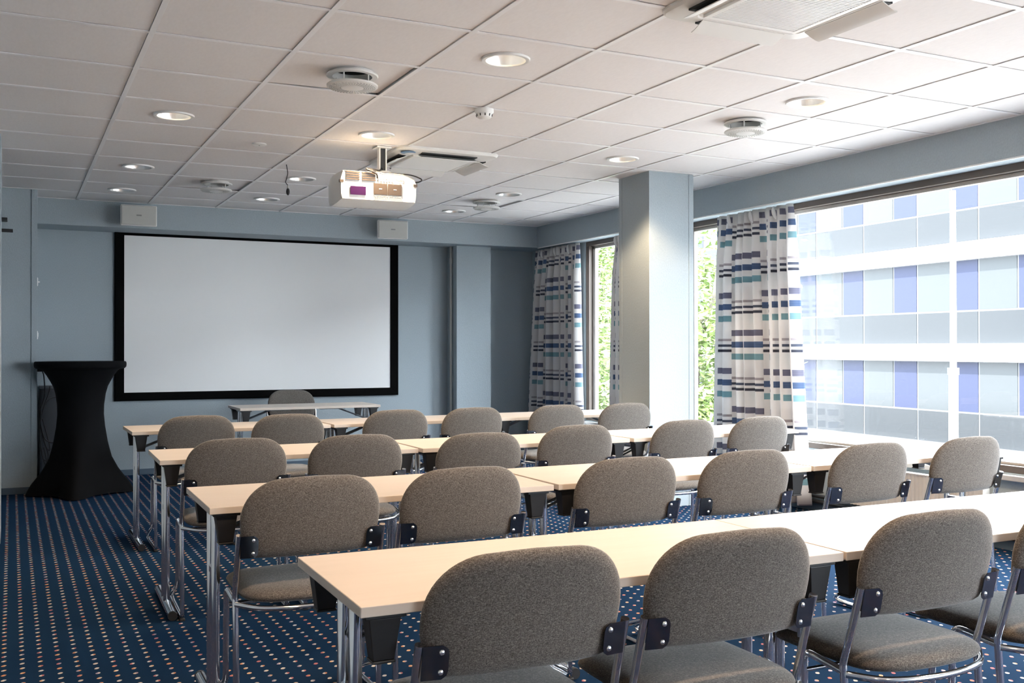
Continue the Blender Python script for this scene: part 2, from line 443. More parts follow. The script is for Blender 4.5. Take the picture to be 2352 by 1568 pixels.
def chair_bolt(s, z):
    x = .188; y = -.2*(z-.62)+.46*x*x-.030
    return MB().ball((s*x, y, z), .0062, .0045, .0062, 10, 6)
def make_chair():
    t = thing('conference_chair', 'x', 'chair', group='grey padded conference chairs')
    obj('seat', seat_mb(), M['fabric'], t, ang=60)
    obj('backrest', backrest_mb(), M['fabric'], t, ang=60)
    for s in (-1, 1):
        obj('side_frame', side_mb(s), M['chrome'], t, ang=60)
        b = obj('bracket', chair_bracket(s), M['darkchrome'], t, ang=30); b['label'] = 'dark chrome bracket'
        for z in (.568, .609): obj('bolt', chair_bolt(s, z), M['bolt'], b, ang=80)
        obj('glide', MB().box(s*.230-.011, .022, 0, s*.230+.011, .055, .011), M['black'], t, bevel=.002)
    cb = smoothpath([(-.230,.052,.404),(-.15,-.012,.397),(0,-.036,.395),(.15,-.012,.397),(.230,.052,.404)], 6)
    obj('rear_rail', MB().tube(cb, .0088, 10), M['chrome'], t, ang=60)
    obj('stretcher', MB().tube([(-.228,.202,.372),(.228,.202,.372)], .006, 8), M['chrome'], t, ang=60)
    return t
ORD = ['first', 'second', 'third', 'fourth', 'fifth', 'sixth']
ROWD = {'A': 'the back row', 'B': 'the third row from the screen', 'C': 'the second row from the screen', 'D': 'the front row by the screen'}
CH = {'A': [(0.938,1.822,-2),(1.441,1.798,-1.5),(2.050,1.788,-1),(2.582,1.775,0)],
      'B': [(0.856,3.141,0),(1.374,3.139,.5),(2.038,3.146,1),(2.592,3.151,.5),(3.253,3.149,1),(3.867,3.169,1)],
      'C': [(0.906,4.591,-1.5),(1.440,4.529,-3),(2.053,4.489,-3),(2.641,4.566,0),(3.358,4.613,3),(3.905,4.628,2)],
      'D': [(0.997,6.237,0),(1.519,6.125,0),(2.246,6.220,0),(2.790,6.215,0),(3.445,6.222,0),(3.995,6.197,0)]}
first = make_chair(); used = False
for row in 'ABCD':
    for k, (x, y, a) in enumerate(CH[row]):
        lab = 'grey padded chrome chair, %s from the aisle in %s' % (ORD[k], ROWD[row])
        if not used: first.location = (x, y, 0); first.rotation_euler.z = math.radians(a); first['label'] = lab; used = True; c = first
        else: c = dup(first, (x, y, 0), math.radians(a), lab)
        if row == 'C' and k == 2:
            for ch in c.children:
                if ch.name.startswith(('backrest','bracket')): ch.location.z = -.012
dup(first, (2.385, 9.52, 0), PI, 'grey padded chair facing the rows from behind the lone table under the screen')

# ------------------------------------------------------------------ tables
TL, TD, THT, TT = 1.205, .515, .705, .0215
def make_table():
    t = thing('folding_table', 'x', 'table', group='folding conference tables')
    obj('tabletop', MB().box(-TL/2, -TD/2, THT-TT, TL/2, TD/2, THT), M['table'], t, smooth=False, bevel=.0018)
    zt = THT-TT
    for s in (-1, 1):
        xl = s*(TL/2-.052)
        lg = MB()
        for y in (-.045, .045): lg.tube([(xl, y, .035), (xl, y, zt-.02)], .0145, 14)
        lg.tube(fillet([(xl, -.20, zt-.016), (xl, .20, zt-.016)], .01), .0125, 10)
        lg.box(xl-.010, -.048, .45, xl+.010, .048, .47)
        leg = obj('leg', lg, M['chrome'], t, ang=50)
        obj('foot', MB().tube([(xl, -.275, .0215), (xl, .275, .0215)], .0205, 14), M['chrome'], t, ang=50)
        for e in (-1, 1): obj('foot_cap', MB().tube([(xl, e*.274, .0215), (xl, e*.286, .0215)], [.0213,.0205], 14), M['black'], t, ang=50)
        xc = s*(TL/2-.055)
        for e in (-1, 1):
            y0 = e*(TD/2-.018); y1 = e*(TD/2-.068); ya, yb = min(y0,y1), max(y0,y1)
            w, wb, zb = .033, .0215, zt-.094
            bk = MB().frustum([(xc-wb,ya+.008,zb),(xc+wb,ya+.008,zb),(xc+wb,yb-.004,zb),(xc-wb,yb-.004,zb)],
                              [(xc-w,ya,zt-.010),(xc+w,ya,zt-.010),(xc+w,yb,zt-.010),(xc-w,yb,zt-.010)])
            bk.box(xc-.042, ya-.004, zt-.010, xc+.042, yb+.004, zt)
            bk.box(xc-wb-.002, ya+.006, zb-.006, xc+wb+.002, yb-.002, zb)
            obj('corner_bracket', bk, M['black'], t, smooth=False, bevel=.002)
        for e in (-1, 1):
            obj('brace', MB().tube([(xl, e*.020, zt-.11), (xl-s*.255, e*.020, zt-.012)], .0055, 8), M['steel'], t)
        obj('brace_rail', MB().box(min(xl-s*.20, xl-s*.42), -.045, zt-.018, max(xl-s*.20, xl-s*.42), .045, zt), M['steel'], t, smooth=False, bevel=.002)
    return t
def tplace(lx, ly, rx, ry):
    a = math.atan2(ry-ly, rx-lx); c, s = math.cos(a), math.sin(a)
    return (lx + TL/2*c - TD/2*s, ly + TL/2*s + TD/2*c, 0), a
ROWT = {'A': 'the back row', 'B': 'the third row from the screen', 'C': 'the second row from the screen', 'D': 'the front row'}
TB = {'A': [(0.598,1.855,1.805,1.830),(1.811,1.829,3.017,1.818),(3.026,1.818,4.234,1.818)],
      'B': [(0.551,3.215,1.758,3.197),(1.776,3.199,2.983,3.206),(2.996,3.210,4.203,3.216)],
      'C': [(0.587,4.670,1.794,4.642),(1.813,4.637,3.020,4.637),(3.044,4.637,4.251,4.675)],
      'D': [(0.641,6.339,1.849,6.344),(1.869,6.347,3.076,6.369),(3.084,6.400,4.291,6.410)]}
WHICH = ['aisle-end beech folding table of', 'middle beech folding table of', 'window-end beech folding table of']
tb = make_table(); used = False
for row in 'ABCD':
    for k, p in enumerate(TB[row]):
        loc, a = tplace(*p); lab = '%s %s' % (WHICH[k], ROWT[row] + (' by the screen' if row == 'D' else ''))
        if not used: tb.location = loc; tb.rotation_euler.z = a; tb['label'] = lab; used = True
        else: dup(tb, loc, a, lab)
loc, a = tplace(1.68, 8.39, 2.885, 8.387)
dup(tb, loc, a, 'presenter folding table standing alone in front of the projection screen')

# ------------------------------------------------------------------ cocktail table in black stretch cover
def interp(tab, x):
    for (a, b), (c, d) in zip(tab, tab[1:]):
        if a <= x <= c or c <= x <= a:
            return b + (d-b)*(x-a)/(c-a)
    return tab[-1][1]
pod = thing('cocktail_table', 'tall round cocktail table dressed in a black stretch cover', 'table', (.515, 9.02, 0))
tab = [(0,.415),(.04,.40),(.09,.372),(.15,.325),(.205,.287),(.295,.240),(.36,.222),(.43,.206),(.55,.186),(.65,.177),(.73,.179),(.82,.191),(.88,.208),(.92,.228),(.97,.256),(1.01,.284),(1.035,.318)]
rings = []; n = 96
feet = [math.radians(v) for v in (-99.7, -6, 80, 174)]
for z, r in tab:
    ring = []
    for k in range(n):
        a = 2*PI*k/n; dmin = min(abs((a-f+PI) % (2*PI)-PI) for f in feet)
        w = max(0, min(1, (.62-z)/.62))**1.15
        lobe = (1 - .36*w*(1-math.exp(-(dmin/.34)**2)))
        rr = r*lobe if z < .62 else r
        ring.append((rr*math.cos(a), rr*math.sin(a), z+.006 + (.012*(1-math.exp(-(dmin/.3)**2)) if z == 0 else 0)))
    rings.append(ring)
obj('stretch_cover', MB().loft(rings, False, False), M['cloth'], pod, ang=60)
obj('tabletop', MB().lathe([(.30,1.028),(.338,1.034),(.349,1.046),(.352,1.066),(.350,1.084),(.344,1.091),(.2,1.0915),(.02,1.0915)], 64, cap0=True, cap1=True), M['cloth'], pod, ang=40)

# dark cabinet behind it, with sockets and cables on the return wall
cab = thing('equipment_cabinet', 'dark equipment cabinet low against the wall behind the cocktail table', 'cabinet', (.40, 10.0, 0))
obj('body', MB().box(-.17, -.10, .02, .17, .12, .84), mat('dark_cabinet', (.035,.038,.045), .5), cab, smooth=False, bevel=.004)
obj('top', MB().box(-.175, -.105, .84, .175, .125, .862), mat('cabinet_top', (.08,.09,.10), .5), cab, smooth=False, bevel=.003)
obj('door', MB().box(-.155, -.112, .05, .155, -.10, .82), mat('cabinet_door', (.03,.033,.04), .45), cab, smooth=False, bevel=.003)
def socket(z, lab, kind):
    t = thing('wall_socket', lab, 'socket', (.191, 9.42, z))
    obj('plate', MB().frustum([(0,-.04,-.04),(0,.04,-.04),(0,.04,.04),(0,-.04,.04)], [(.012,-.032,-.032),(.012,.032,-.032),(.012,.032,.032),(.012,-.032,.032)]), M['white'], t, smooth=False)
    obj('rocker' if kind else 'socket_face', MB().box(.010,-.008,-.006,.026,.008,.006) if kind else MB().lathe([(.02,0),(.02,.006)], 16, cap0=True, cap1=True).xf(Matrix.Translation((.010,0,0)) @ Matrix.Rotation(PI/2, 4, 'Y')), M['white'], t, smooth=False)
socket(1.76, 'white wall switch high on the return wall edge beside the screen wall', True)
socket(1.31, 'white wall socket on the return wall edge just above the cocktail table', False)
jb = thing('junction_box', 'small white box low on the return wall edge behind the cocktail table', 'junction box', (.204, 9.36, .055))
obj('cover', MB().box(0,-.03,0,.022,.03,.075), M['white'], jb, smooth=False, bevel=.004)
sx = .197
obj('power_plug', MB().box(sx-.004, 9.38, 1.002, sx+.045, 9.41, 1.026), M['black'], bevel=.004, label='black power plug in the return wall above the hanging cables', cat='plug')
CB = [[(sx+.04,9.40,1.01),(.25,9.40,.95),(.255,9.42,.8),(.22,9.45,.66),(.235,9.47,.52),(.27,9.5,.36),(.30,9.5,.33),(.285,9.5,.42),(.24,9.48,.6)],
      [(.30,9.55,.87),(.29,9.5,.82),(.25,9.45,.70),(.23,9.45,.60),(.215,9.45,.42),(.24,9.46,.28),(.275,9.47,.24),(.285,9.47,.30),(.25,9.46,.42),(.225,9.45,.55)],
      [(.36,9.55,.78),(.29,9.5,.76),(.24,9.46,.66),(.22,9.44,.48),(.235,9.44,.32),(.26,9.45,.215),(.28,9.45,.20),(.25,9.44,.36)],
      [(.225,9.44,.68),(.23,9.44,.55),(.25,9.45,.45),(.29,9.47,.40),(.36,9.5,.39)]]
for k, p in enumerate(CB):
    obj('hanging_cable', MB().tube(smoothpath(p, 8), .005, 7), M['cable'], ang=60, cat='cable', group='cables hanging by the cocktail table',
        label='black cable in a tangled bunch hanging between wall and cocktail table')
obj('wall_bracket', MB().box(-.20,9.10,2.235,-.028,9.255,2.255).box(-.20,9.02,2.13,.012,9.06,2.155).frustum([(-.20,9.06,2.15),(-.10,9.06,2.15),(-.06,9.12,2.15),(-.20,9.12,2.15)],[(-.20,9.16,2.24),(-.12,9.16,2.24),(-.10,9.22,2.24),(-.20,9.22,2.24)]),
    M['black'], smooth=False, bevel=.003, label='black metal mounting bracket high on the return wall', cat='bracket')

# ------------------------------------------------------------------ projection screen
ps = thing('projection_screen', 'large blank projection screen in a black frame on the front wall', 'projection screen', (0, 10.15, 0))
X0, X1, Z0, Z1 = .867, 3.678, .701, 2.327; b = .086
fm = MB(); fy0, fy1 = -.040, 0
outr = [(X0,Z0),(X1,Z0),(X1,Z1),(X0,Z1)]; inn = [(X0+b,Z0+.079),(X1-b,Z0+.079),(X1-b,Z1-.064),(X0+b,Z1-.064)]
def rg(pts, y): return [(x, y, z) for x, z in pts]
mid = [(X0+.012,Z0+.012),(X1-.012,Z0+.012),(X1-.012,Z1-.012),(X0+.012,Z1-.012)]
fm.loft([rg(outr, fy1), rg(outr, fy0+.01), rg(mid, fy0), rg(inn, fy0+.012), rg(inn, fy1)], False, False)
obj('frame', fm, M['velvet'], ps, smooth=False)
obj('screen_surface', MB().box(X0+b-.01, -.018, Z0+.06, X1-b+.01, -.010, Z1-.05), M['screen'], ps, smooth=False)

# pipe in the wall slot
pp = thing('wall_pipe', 'slim pale vertical pipe beside the front wall pilaster', 'pipe', (4.231, 10.0, 0))
obj('pipe', MB().tube([(0,0,0),(0,0,2.287)], .013, 12), M['grey'], pp)
obj('coupling', MB().tube([(0,0,2.10),(0,0,2.16)], .02, 12), M['grey'], pp)

# ------------------------------------------------------------------ ceiling fittings
def downlight(x, y, lab, lit=True):
    t = thing('downlight', lab, 'ceiling light', (x, y, CEIL), group='recessed downlights')
    obj('trim_ring', MB().lathe([(.090,.002),(.092,-.004),(.100,-.006),(.110,-.005),(.1125,.004)], 40), M['white'], t, ang=50)
    obj('reflector', MB().lathe([(.091,.0),(.084,.03),(.070,.065),(.05,.085),(.01,.088)], 40, cap1=True), M['reflector'], t, ang=60)
    for s in (-1, 1):
        obj('lamp_tube', MB().tube([(-.052, s*.024, .050), (.052, s*.024, .050)], .013, 10), M['lamp'] if lit else M['tube'], t, ang=60)
    return t
pos = {0: 'over the wall side', 1: 'over the middle', 2: 'over the window side'}
LABS = ['bright recessed downlight in the middle above the back row of tables', 'recessed downlight toward the windows above the back rows',
        'recessed downlight on the aisle side level with the projector', 'bright recessed downlight directly above the projector', 'recessed downlight beside the blue column',
        'recessed downlight on the aisle side, third from the screen wall', 'recessed downlight behind the hanging microphone', 'recessed downlight toward the windows beyond the projector',
        'recessed downlight on the aisle side near the first wall speaker', 'recessed downlight on the middle line, first from the screen wall', 'recessed downlight above the second wall speaker toward the windows']
D0 = None
for k, (x, y) in enumerate(LAMPS):
    if k == 0: D0 = downlight(x, y, LABS[k])
    elif k < 5: dup(D0, (x, y, CEIL), 0, LABS[k])
    elif k == 5: D1 = downlight(x, y, LABS[k], False)
    else: dup(D1, (x, y, CEIL), 0, LABS[k])
WARM = (1.0, .74, .47)
def spot(x, y, e, col=WARM, ang=150, blend=.5, z=CEIL-.012):
    l = bpy.data.lights.new('downlight_glow', 'SPOT'); l.energy = e; l.color = col; l.spot_size = math.radians(ang); l.spot_blend = blend; l.shadow_soft_size = .07
    o = bpy.data.objects.new('downlight_glow', l); COL.objects.link(o); o.location = (x, y, z); return o
LP = 11
for x, y in LAMPS[:5]: spot(x, y, LP*1.9, WARM, 120, .35)
for x, y in LAMPS_BEHIND: spot(x, y, LP*(2.2 if y > 0 else .7), (1,.70,.43))

def vent(x, y, lab):
    t = thing('ceiling_vent', lab, 'vent', (x, y, CEIL), group='round supply air vents')
    obj('collar', MB().lathe([(.098,.02),(.10,-.002),(.122,-.004),(.124,-.010),(.120,-.014),(.095,-.014),(.092,.02)], 48), M['warmwhite'], t, ang=40)
    obj('throat', MB().lathe([(.092,.02),(.088,.055),(.02,.06)], 32, cap1=True), M['darkhole'], t)
    obj('disc', MB().lathe([(.02,-.050),(.116,-.050),(.122,-.054),(.122,-.061),(.114,-.066),(.01,-.068)], 48, cap0=True, cap1=True), M['warmwhite'], t, ang=40)
    pf = MB()
    for r in (.058,.068,.078,.088,.098,.107):
        m_ = 40
        for k in range(m_):
            a = 2*PI*(k+.5*(int(r*1000) % 2))/m_; c, s = math.cos(a), math.sin(a); zz = -.0668+ (.0008 if r > .1 else 0)
            w, l = .0013, .0035
            pf.add([(r*c-l*c+w*s, r*s-l*s-w*c, zz),(r*c+l*c+w*s, r*s+l*s-w*c, zz),(r*c+l*c-w*s, r*s+l*s+w*c, zz),(r*c-l*c-w*s, r*s-l*s+w*c, zz),
                    (r*c-l*c+w*s, r*s-l*s-w*c, zz-.0012),(r*c+l*c+w*s, r*s+l*s-w*c, zz-.0012),(r*c+l*c-w*s, r*s+l*s+w*c, zz-.0012),(r*c-l*c-w*s, r*s-l*s+w*c, zz-.0012)],
                   [(0,3,2,1),(4,5,6,7),(0,1,5,4),(1,2,6,5),(2,3,7,6),(3,0,4,7)])
    obj('perforation', pf, M['grey'], t, smooth=False)
    for k in range(4):
        a = PI/4+PI/2*k; obj('post', MB().tube([(.085*math.cos(a),.085*math.sin(a),-.010),(.085*math.cos(a),.085*math.sin(a),-.052)], .004, 8), M['white'], t)
    return t
V0 = vent(*VENTS[0], 'round white air vent above the back rows near the smoke detector')
dup(V0, (*VENTS[1], CEIL), 0, 'round white air vent near the first wall speaker and hanging microphone')
dup(V0, (*VENTS[2], CEIL), 0, 'round white air vent on the window side behind the column')
dup(V0, (*VENTS[3], CEIL), 0, 'round white air vent on the window side near the screen wall')

def cassette(x, y, lab):
    t = thing('air_conditioner', lab, 'air conditioner', (x, y, CEIL), group='ceiling cassette air conditioners')
    def rsq(h, r, z, n=6):
        out = []
        for cx, cy, a0 in ((h-r,h-r,0),(-h+r,h-r,PI/2),(-h+r,-h+r,PI),(h-r,-h+r,3*PI/2)):
            for k in range(n+1):
                a = a0+PI/2*k/n; out.append((cx+r*math.cos(a), cy+r*math.sin(a), z))
        return out
    obj('panel', MB().loft([rsq(.36,.07,.004), rsq(.36,.07,-.008), rsq(.352,.068,-.018), rsq(.30,.05,-.030), rsq(.255,.04,-.034), rsq(.25,.035,-.028)], False, True), M['warmwhite'], t, ang=25)
    g = MB()
    for k in range(30):
        yy = -.195 + .39*k/29
        g.box(-.205, yy-.0042, -.040, .205, yy+.0042, -.030)
    g.box(-.228,-.228,-.041,-.205,.228,-.028); g.box(.205,-.228,-.041,.228,.228,-.028); g.box(-.205,-.228,-.041,.205,-.205,-.028); g.box(-.205,.205,-.041,.205,.228,-.028)
    obj('intake_grille', g, M['white'], t, smooth=False, bevel=.001)
    obj('filter', MB().box(-.22,-.22,-.0295,.22,.22,-.0285), M['steel'], t, smooth=False)
    for k in range(4):
        R_ = Matrix.Rotation(PI/2*k, 4, 'Z')
        obj('outlet', MB().box(-.20, -.318, -.0335, .20, -.266, -.012).xf(R_), M['darkhole'], t, smooth=False)
        fl = MB(); prof = []
        n_ = 7; rings = []
        for th in (0, .004):
            pass
        top = [(-.262 - .075*q/n_, -.036 - .030*math.sin(q/n_*1.25)) for q in range(n_+1)]
        up = [(yv, zv+.004) for yv, zv in top]
        ring2d = top + list(reversed(up))
        fl.loft([[(-.205, yv, zv) for yv, zv in ring2d], [(.205, yv, zv) for yv, zv in ring2d]])
        obj('louver', fl.xf(R_), M['warmwhite'], t, ang=40)
    return t
A0 = cassette(ACS[1][0], ACS[1][1], 'white ceiling air conditioner with open flaps over the back rows')
A1 = dup(A0, (ACS[0][0], ACS[0][1], CEIL), 0, 'white ceiling air conditioner behind the projector, with a blue round sticker')
obj('sticker', MB().lathe([(.050,-.0345),(.050,-.0365)], 24, (-.285,-.285,.006), True, True), M['bluefilm'], A1, ang=30)

sd = thing('smoke_detector', 'small white smoke detector on a ceiling grid crossing', 'smoke detector', (2.335, 5.045, CEIL))
obj('base', MB().lathe([(.052,.0),(.053,-.016),(.046,-.026)], 32, cap0=True), M['white'], sd, ang=40)
hd = MB().lathe([(.045,-.026),(.041,-.044),(.030,-.052),(.008,-.053)], 32, cap1=True)
obj('sensor_head', hd, M['white'], sd, ang=40)
sl = MB()
for k in range(10):
    a = 2*PI*k/10; c, s = math.cos(a), math.sin(a); sl.tube([(.0445*c,.0445*s,-.029),(.042*c,.042*s,-.042)], .003, 6)
obj('slot', sl, M['darkhole'], sd)
cd = thing('ceiling_disc', 'small flat white disc cover on the ceiling near the projector', 'cover plate', (1.435, 6.56, CEIL))
obj('plate', MB().lathe([(.045,.005),(.046,-.002),(.040,-.005),(.005,-.006)], 28, cap1=True), M['white'], cd, ang=40)
obj('screw', MB().lathe([(.006,-.005),(.005,-.008)], 10, cap1=True), M['badge'], cd)

mc = thing('microphone', 'small black microphone hanging on a thin cord from the ceiling', 'microphone', (1.765, 7.19, 2.32))
obj('head', MB().ball((.012,0,0), .013, .013, .027), M['black'], mc, ang=80)
obj('collar', MB().tube([(.012,0,.022),(.012,0,.045)], [.007,.005], 10), M['grey'], mc)
obj('cord', MB().tube(smoothpath([(.012,0,.045),(-.004,0,.066),(.004,0,.10),(.010,0,.13),(.006,0,.165),(.0,0,CEIL-2.32)], 7), .0028, 7), M['cable'], mc, ang=60)

# ------------------------------------------------------------------ projector on its ceiling mount
mt = thing('projector_mount', 'white ceiling pole mount carrying the projector', 'projector mount', (2.177, 6.30, CEIL))
obj('ceiling_plate', MB().box(-.05,-.05,-.010,.05,.05,.0), M['white'], mt, smooth=False, bevel=.003)
pl_ = MB().box(-.026,-.022,-.16,-.018,.022,-.010).box(.018,-.022,-.16,.026,.022,-.010).box(-.018,.014,-.16,.018,.022,-.010)
obj('pole', pl_, M['white'], mt, smooth=False, bevel=.001)
obj('cable_core', MB().box(-.016,-.016,-.15,.016,.012,-.010), M['cable'], mt, smooth=False)
obj('foot_plate', MB().frustum([(-.10,-.07,-.203),(.08,-.07,-.203),(.08,.07,-.203),(-.10,.07,-.203)],[(-.035,-.03,-.155),(.04,-.03,-.155),(.04,.03,-.155),(-.035,.03,-.155)]), M['white'], mt, smooth=False, bevel=.003)
pj = thing('projector', 'white projector hanging upside down from the ceiling pole', 'projector', (2.088, 6.095, 2.222), math.radians(-1.5))
PW, PZ0, PZ1 = .25, -.091, .089
def prof(sx, sz, dz=0):
    o = [(-PW+.008,PZ0),(-PW,PZ0+.03),(-PW-.002,.04),(-PW+.012,PZ1-.004),(-PW+.02,PZ1),(.16,PZ1),(PW-.045,PZ1-.012),(PW-.012,PZ1-.035),(PW,.03),(PW-.002,PZ0+.03),(PW-.008,PZ0)]
    return [(x*sx, z*sz+dz) for x, z in o]
def pr_ring(y, sx, sz, dz=0): return [(x, y, z) for x, z in prof(sx, sz, dz)]
body = MB().loft([pr_ring(.006,.97,.95), pr_ring(0,.985,.97), pr_ring(.008,1,1), pr_ring(.10,1.02,1.08,-.006), pr_ring(.22,1.02,1.10,-.010), pr_ring(.32,.97,1.02,-.006), pr_ring(.355,.90,.88), pr_ring(.365,.8,.75)])
obj('body', body, M['white'], pj, ang=28)
for gx in (-.215, -.112):
    g = MB()
    for k in range(4): g.box(gx, -.0035, .032+.0145*k, gx+.088, .004, .040+.0145*k)
    obj('exhaust_grille', g, M['brownpanel'], pj, smooth=False)
obj('filter_window', MB().box(-.188,-.004,-.062,-.088,.004,-.007), M['violet'], pj, smooth=False, bevel=.001)
for hx in (-.038, .058):
    h = obj('hatch', MB().box(hx,-.004,-.052,hx+.091,.004,.019), M['brownpanel'], pj, smooth=False, bevel=.001)
    obj('catch', MB().box(hx+.036,-.006,-.018,hx+.054,-.004,-.014), M['white'], h, smooth=False)
cp = MB()
for k in range(6): cp.box(-.012+.018*k, -.003, .050, -.001+.018*k, .004, .056); 
for k in range(6): cp.box(-.012+.018*k, -.003, .034, -.001+.018*k, .004, .040)
for (hx, hz) in ((.112,.057),(.128,.052),(.142,.052),(.156,.052),(.156,.036),(.134,.034)): cp.box(hx-.004,-.003,hz-.004,hx+.004,.004,hz+.004)
obj('connector_panel', cp, M['grey'], pj, smooth=False)
tx = MB()
for r_ in range(2):
    xx = -.034
    while xx < .145:
        w = random.uniform(.004,.014); tx.box(xx,-.0032,-.075+.010*r_,xx+w,.004,-.0705+.010*r_); xx += w+.004
obj('rating_label', tx, M['grey'], pj, smooth=False)
for s in (-1,1):
    obj('side_notch', MB().box(s*.243-.013,-.004,.012,s*.243+.011,.02,.028), M['brownpanel'], pj, smooth=False)
obj('lens', MB().lathe([(.045,0),(.045,.02),(.036,.028)], 24, cap1=True).xf(Matrix.Translation((-.05,.36,-.01)) @ Matrix.Rotation(-PI/2,4,'X')), M['black'], pj)
obj('projector_cable', MB().tube(smoothpath([(2.17,6.28,2.37),(2.13,6.22,2.345),(2.06,6.14,2.335),(2.00,6.085,2.325),(2.06,6.08,2.30),(2.075,6.087,2.272)], 7), .006, 8), M['cable'], ang=60,
    label='short dark cable bundle drooping from the mount onto the projector top', cat='cable')
obj('projector_cable', MB().tube(smoothpath([(2.16,6.26,2.34),(2.25,6.2,2.33),(2.33,6.16,2.32),(2.385,6.13,2.295),(2.37,6.11,2.275),(2.325,6.10,2.262)], 7), .004, 8), M['cable'], ang=60,
    label='thin black cable looping out past the window side of the projector', cat='cable')

# ------------------------------------------------------------------ wall speakers
def speaker(x, lab):
    t = thing('wall_speaker', lab, 'speaker', (x, 9.72, 2.38), group='wall speakers above the screen')
    o0 = [(-.10,-.075),(.10,-.075),(.10,.075),(-.10,.075)]; o1 = [(-.153,-.092),(.153,-.092),(.153,.092),(-.153,.092)]
    b_ = MB().loft([[(x_, -.05, z_) for x_, z_ in o0], [(x_, -.17, z_) for x_, z_ in o1], [(x_, -.205, z_) for x_, z_ in o1]])
    b_.f = [tuple(reversed(f)) for f in b_.f]
    obj('cabinet', b_, M['warmwhite'], t, smooth=False, bevel=.008)
    obj('grille', MB().box(-.146,-.213,-.085,.146,-.203,.085), M['grille'], t, bevel=.005)
    obj('badge', MB().box(-.022,-.2145,-.006,.022,-.2125,.006), M['badge'], t, smooth=False)
    obj('bracket', MB().box(-.03,-.06,.076,.03,0,.092).box(-.03,-.008,-.05,.03,0,.092), M['warmwhite'], t, smooth=False, bevel=.002)
    return t
S0 = speaker(1.018, 'pale box speaker above the aisle-side corner of the projection screen')
dup(S0, (3.425, 9.72, 2.376), math.radians(-6), 'pale box speaker above the window-side corner of the projection screen')

# ------------------------------------------------------------------ curtains
def curtain(name_lab, ya_t, yb_t, ya_b, yb_b, folds, seed, u0=0, lead=None):
    rnd = random.Random(seed); nt, nz = 240, 26
    ph = rnd.uniform(0, 6); amps = [rnd.uniform(.65, 1.15) for _ in range(folds+3)]; wid = [rnd.uniform(.7,1.35) for _ in range(folds)]
    tot = sum(wid); acc = [0]
    for w in wid: acc.append(acc[-1]+w/tot)
    def off(t, v):
        k = 0
        while k < folds-1 and acc[k+1] < t: k += 1
        loc_ = (t-acc[k])/(acc[k+1]-acc[k])
        s = math.sin(2*PI*loc_+.5*math.sin(k*2.1)); 
        return amps[k]*math.copysign(abs(s)**.75, s), loc_, k
    mb = MB(); mb.uv = []
    for iz in range(nz):
        v = iz/(nz-1); z = 2.268 - (2.268-.05)*v
        if iz == 0: pass
        amp = .020 + .034*min(1, v*6) + .008*v
        ya, yb = ya_t+(ya_b-ya_t)*v**.8, yb_t+(yb_b-yb_t)*v**.8
        u = u0; prev = None
        for it in range(nt):
            t = it/(nt-1); o_, l_, k = off(t, v)
            tt = t + .018*math.sin(2*PI*l_*2+1.1)/folds*2*min(1, v*5)
            y = ya+(yb-ya)*tt + .01*math.sin(3*v+k)*v
            x = 5.188 + amp*o_ + .006*math.sin(9*t+4*v)
            p = Vector((x, y, z)); mb.v.append(tuple(p))
            mb.uv.append((0, z))
        # arc length at reference row
    ref = [Vector(mb.v[(nz//2)*nt+i]) for i in range(nt)]
    arc = [u0]
    for i in range(1, nt): arc.append(arc[-1] + (ref[i].xy-ref[i-1].xy).length)
    for iz in range(nz):
        for it in range(nt): mb.uv[iz*nt+it] = (arc[it]+1, mb.uv[iz*nt+it][1])
    for iz in range(nz-1):
        for it in range(nt-1):
            a = iz*nt+it; mb.f.append((a, a+1, a+nt+1, a+nt))
    t = thing('curtain', name_lab, 'curtain', (0,0,0), group='striped window curtains')
    o = obj('curtain_fabric', mb, M['curtain'], t, ang=80)
    so = o.modifiers.new('cloth', 'SOLIDIFY'); so.thickness = .003
    # gathered heading tape with tabs
    for k in range(3):
        yy = ya_t+(yb_t-ya_t)*(.2+.3*k)
        q = MB(); q.uv = None
        pth = smoothpath([(5.165,yy,2.262),(5.150,yy-.015,2.235),(5.142,yy-.035,2.195),(5.150,yy-.045,2.165)], 5)
        q.tube(pth, [.006+.010*math.sin(PI*i/(len(pth)-1)) for i in range(len(pth))], 8)
        obj('heading_tab', q, M['curtainplain'], t, ang=60)
    return t
M['curtainplain'] = mat('plain_curtain_tape', (.70,.685,.67), .85, spec=.2)
curtain('striped curtain in the corner beside the screen wall', 9.86, 8.90, 10.06, 8.80, 7, 3, .02)
curtain('striped curtain between the blue column and the large bright window', 6.66, 5.775, 6.70, 5.62, 8, 11, .05)
curtain('striped curtain mostly hidden behind the blue column', 8.22, 8.02, 8.28, 8.02, 3, 5, .03)

# ------------------------------------------------------------------ radiator and pipes below the sill
rd = thing('radiator', 'ribbed cream panel radiator under the large window', 'radiator', (5.22, 4.75, 0))
rb = MB(); ribs = []
n = 200; y0, y1 = -.62, .62
front = []; 
for k in range(n+1):
    y = y0+(y1-y0)*k/n; front.append((-.045-.007*(.5+.5*math.cos(2*PI*(y-y0)/.031)), y))
back = [(.0, y1), (.0, y0)]
rb.loft([[(x,y,.125) for x,y in front+back], [(x,y,.385) for x,y in front+back]])
obj('panel', rb, M['radiator'], rd, ang=60)
obj('top_grille', MB().box(-.052,y0,.385,.0,y1,.393), M['radiator'], rd, smooth=False)
for ya_, yb_ in ((y0-.006,y0),(y1,y1+.006)): obj('side_cover', MB().box(-.056,ya_,.12,.002,yb_,.394), M['radiator'], rd, smooth=False)
for yy in (-.4,.4): obj('wall_mount', MB().box(0,yy-.02,.15,.066,yy+.02,.36), M['steel'], rd, smooth=False)
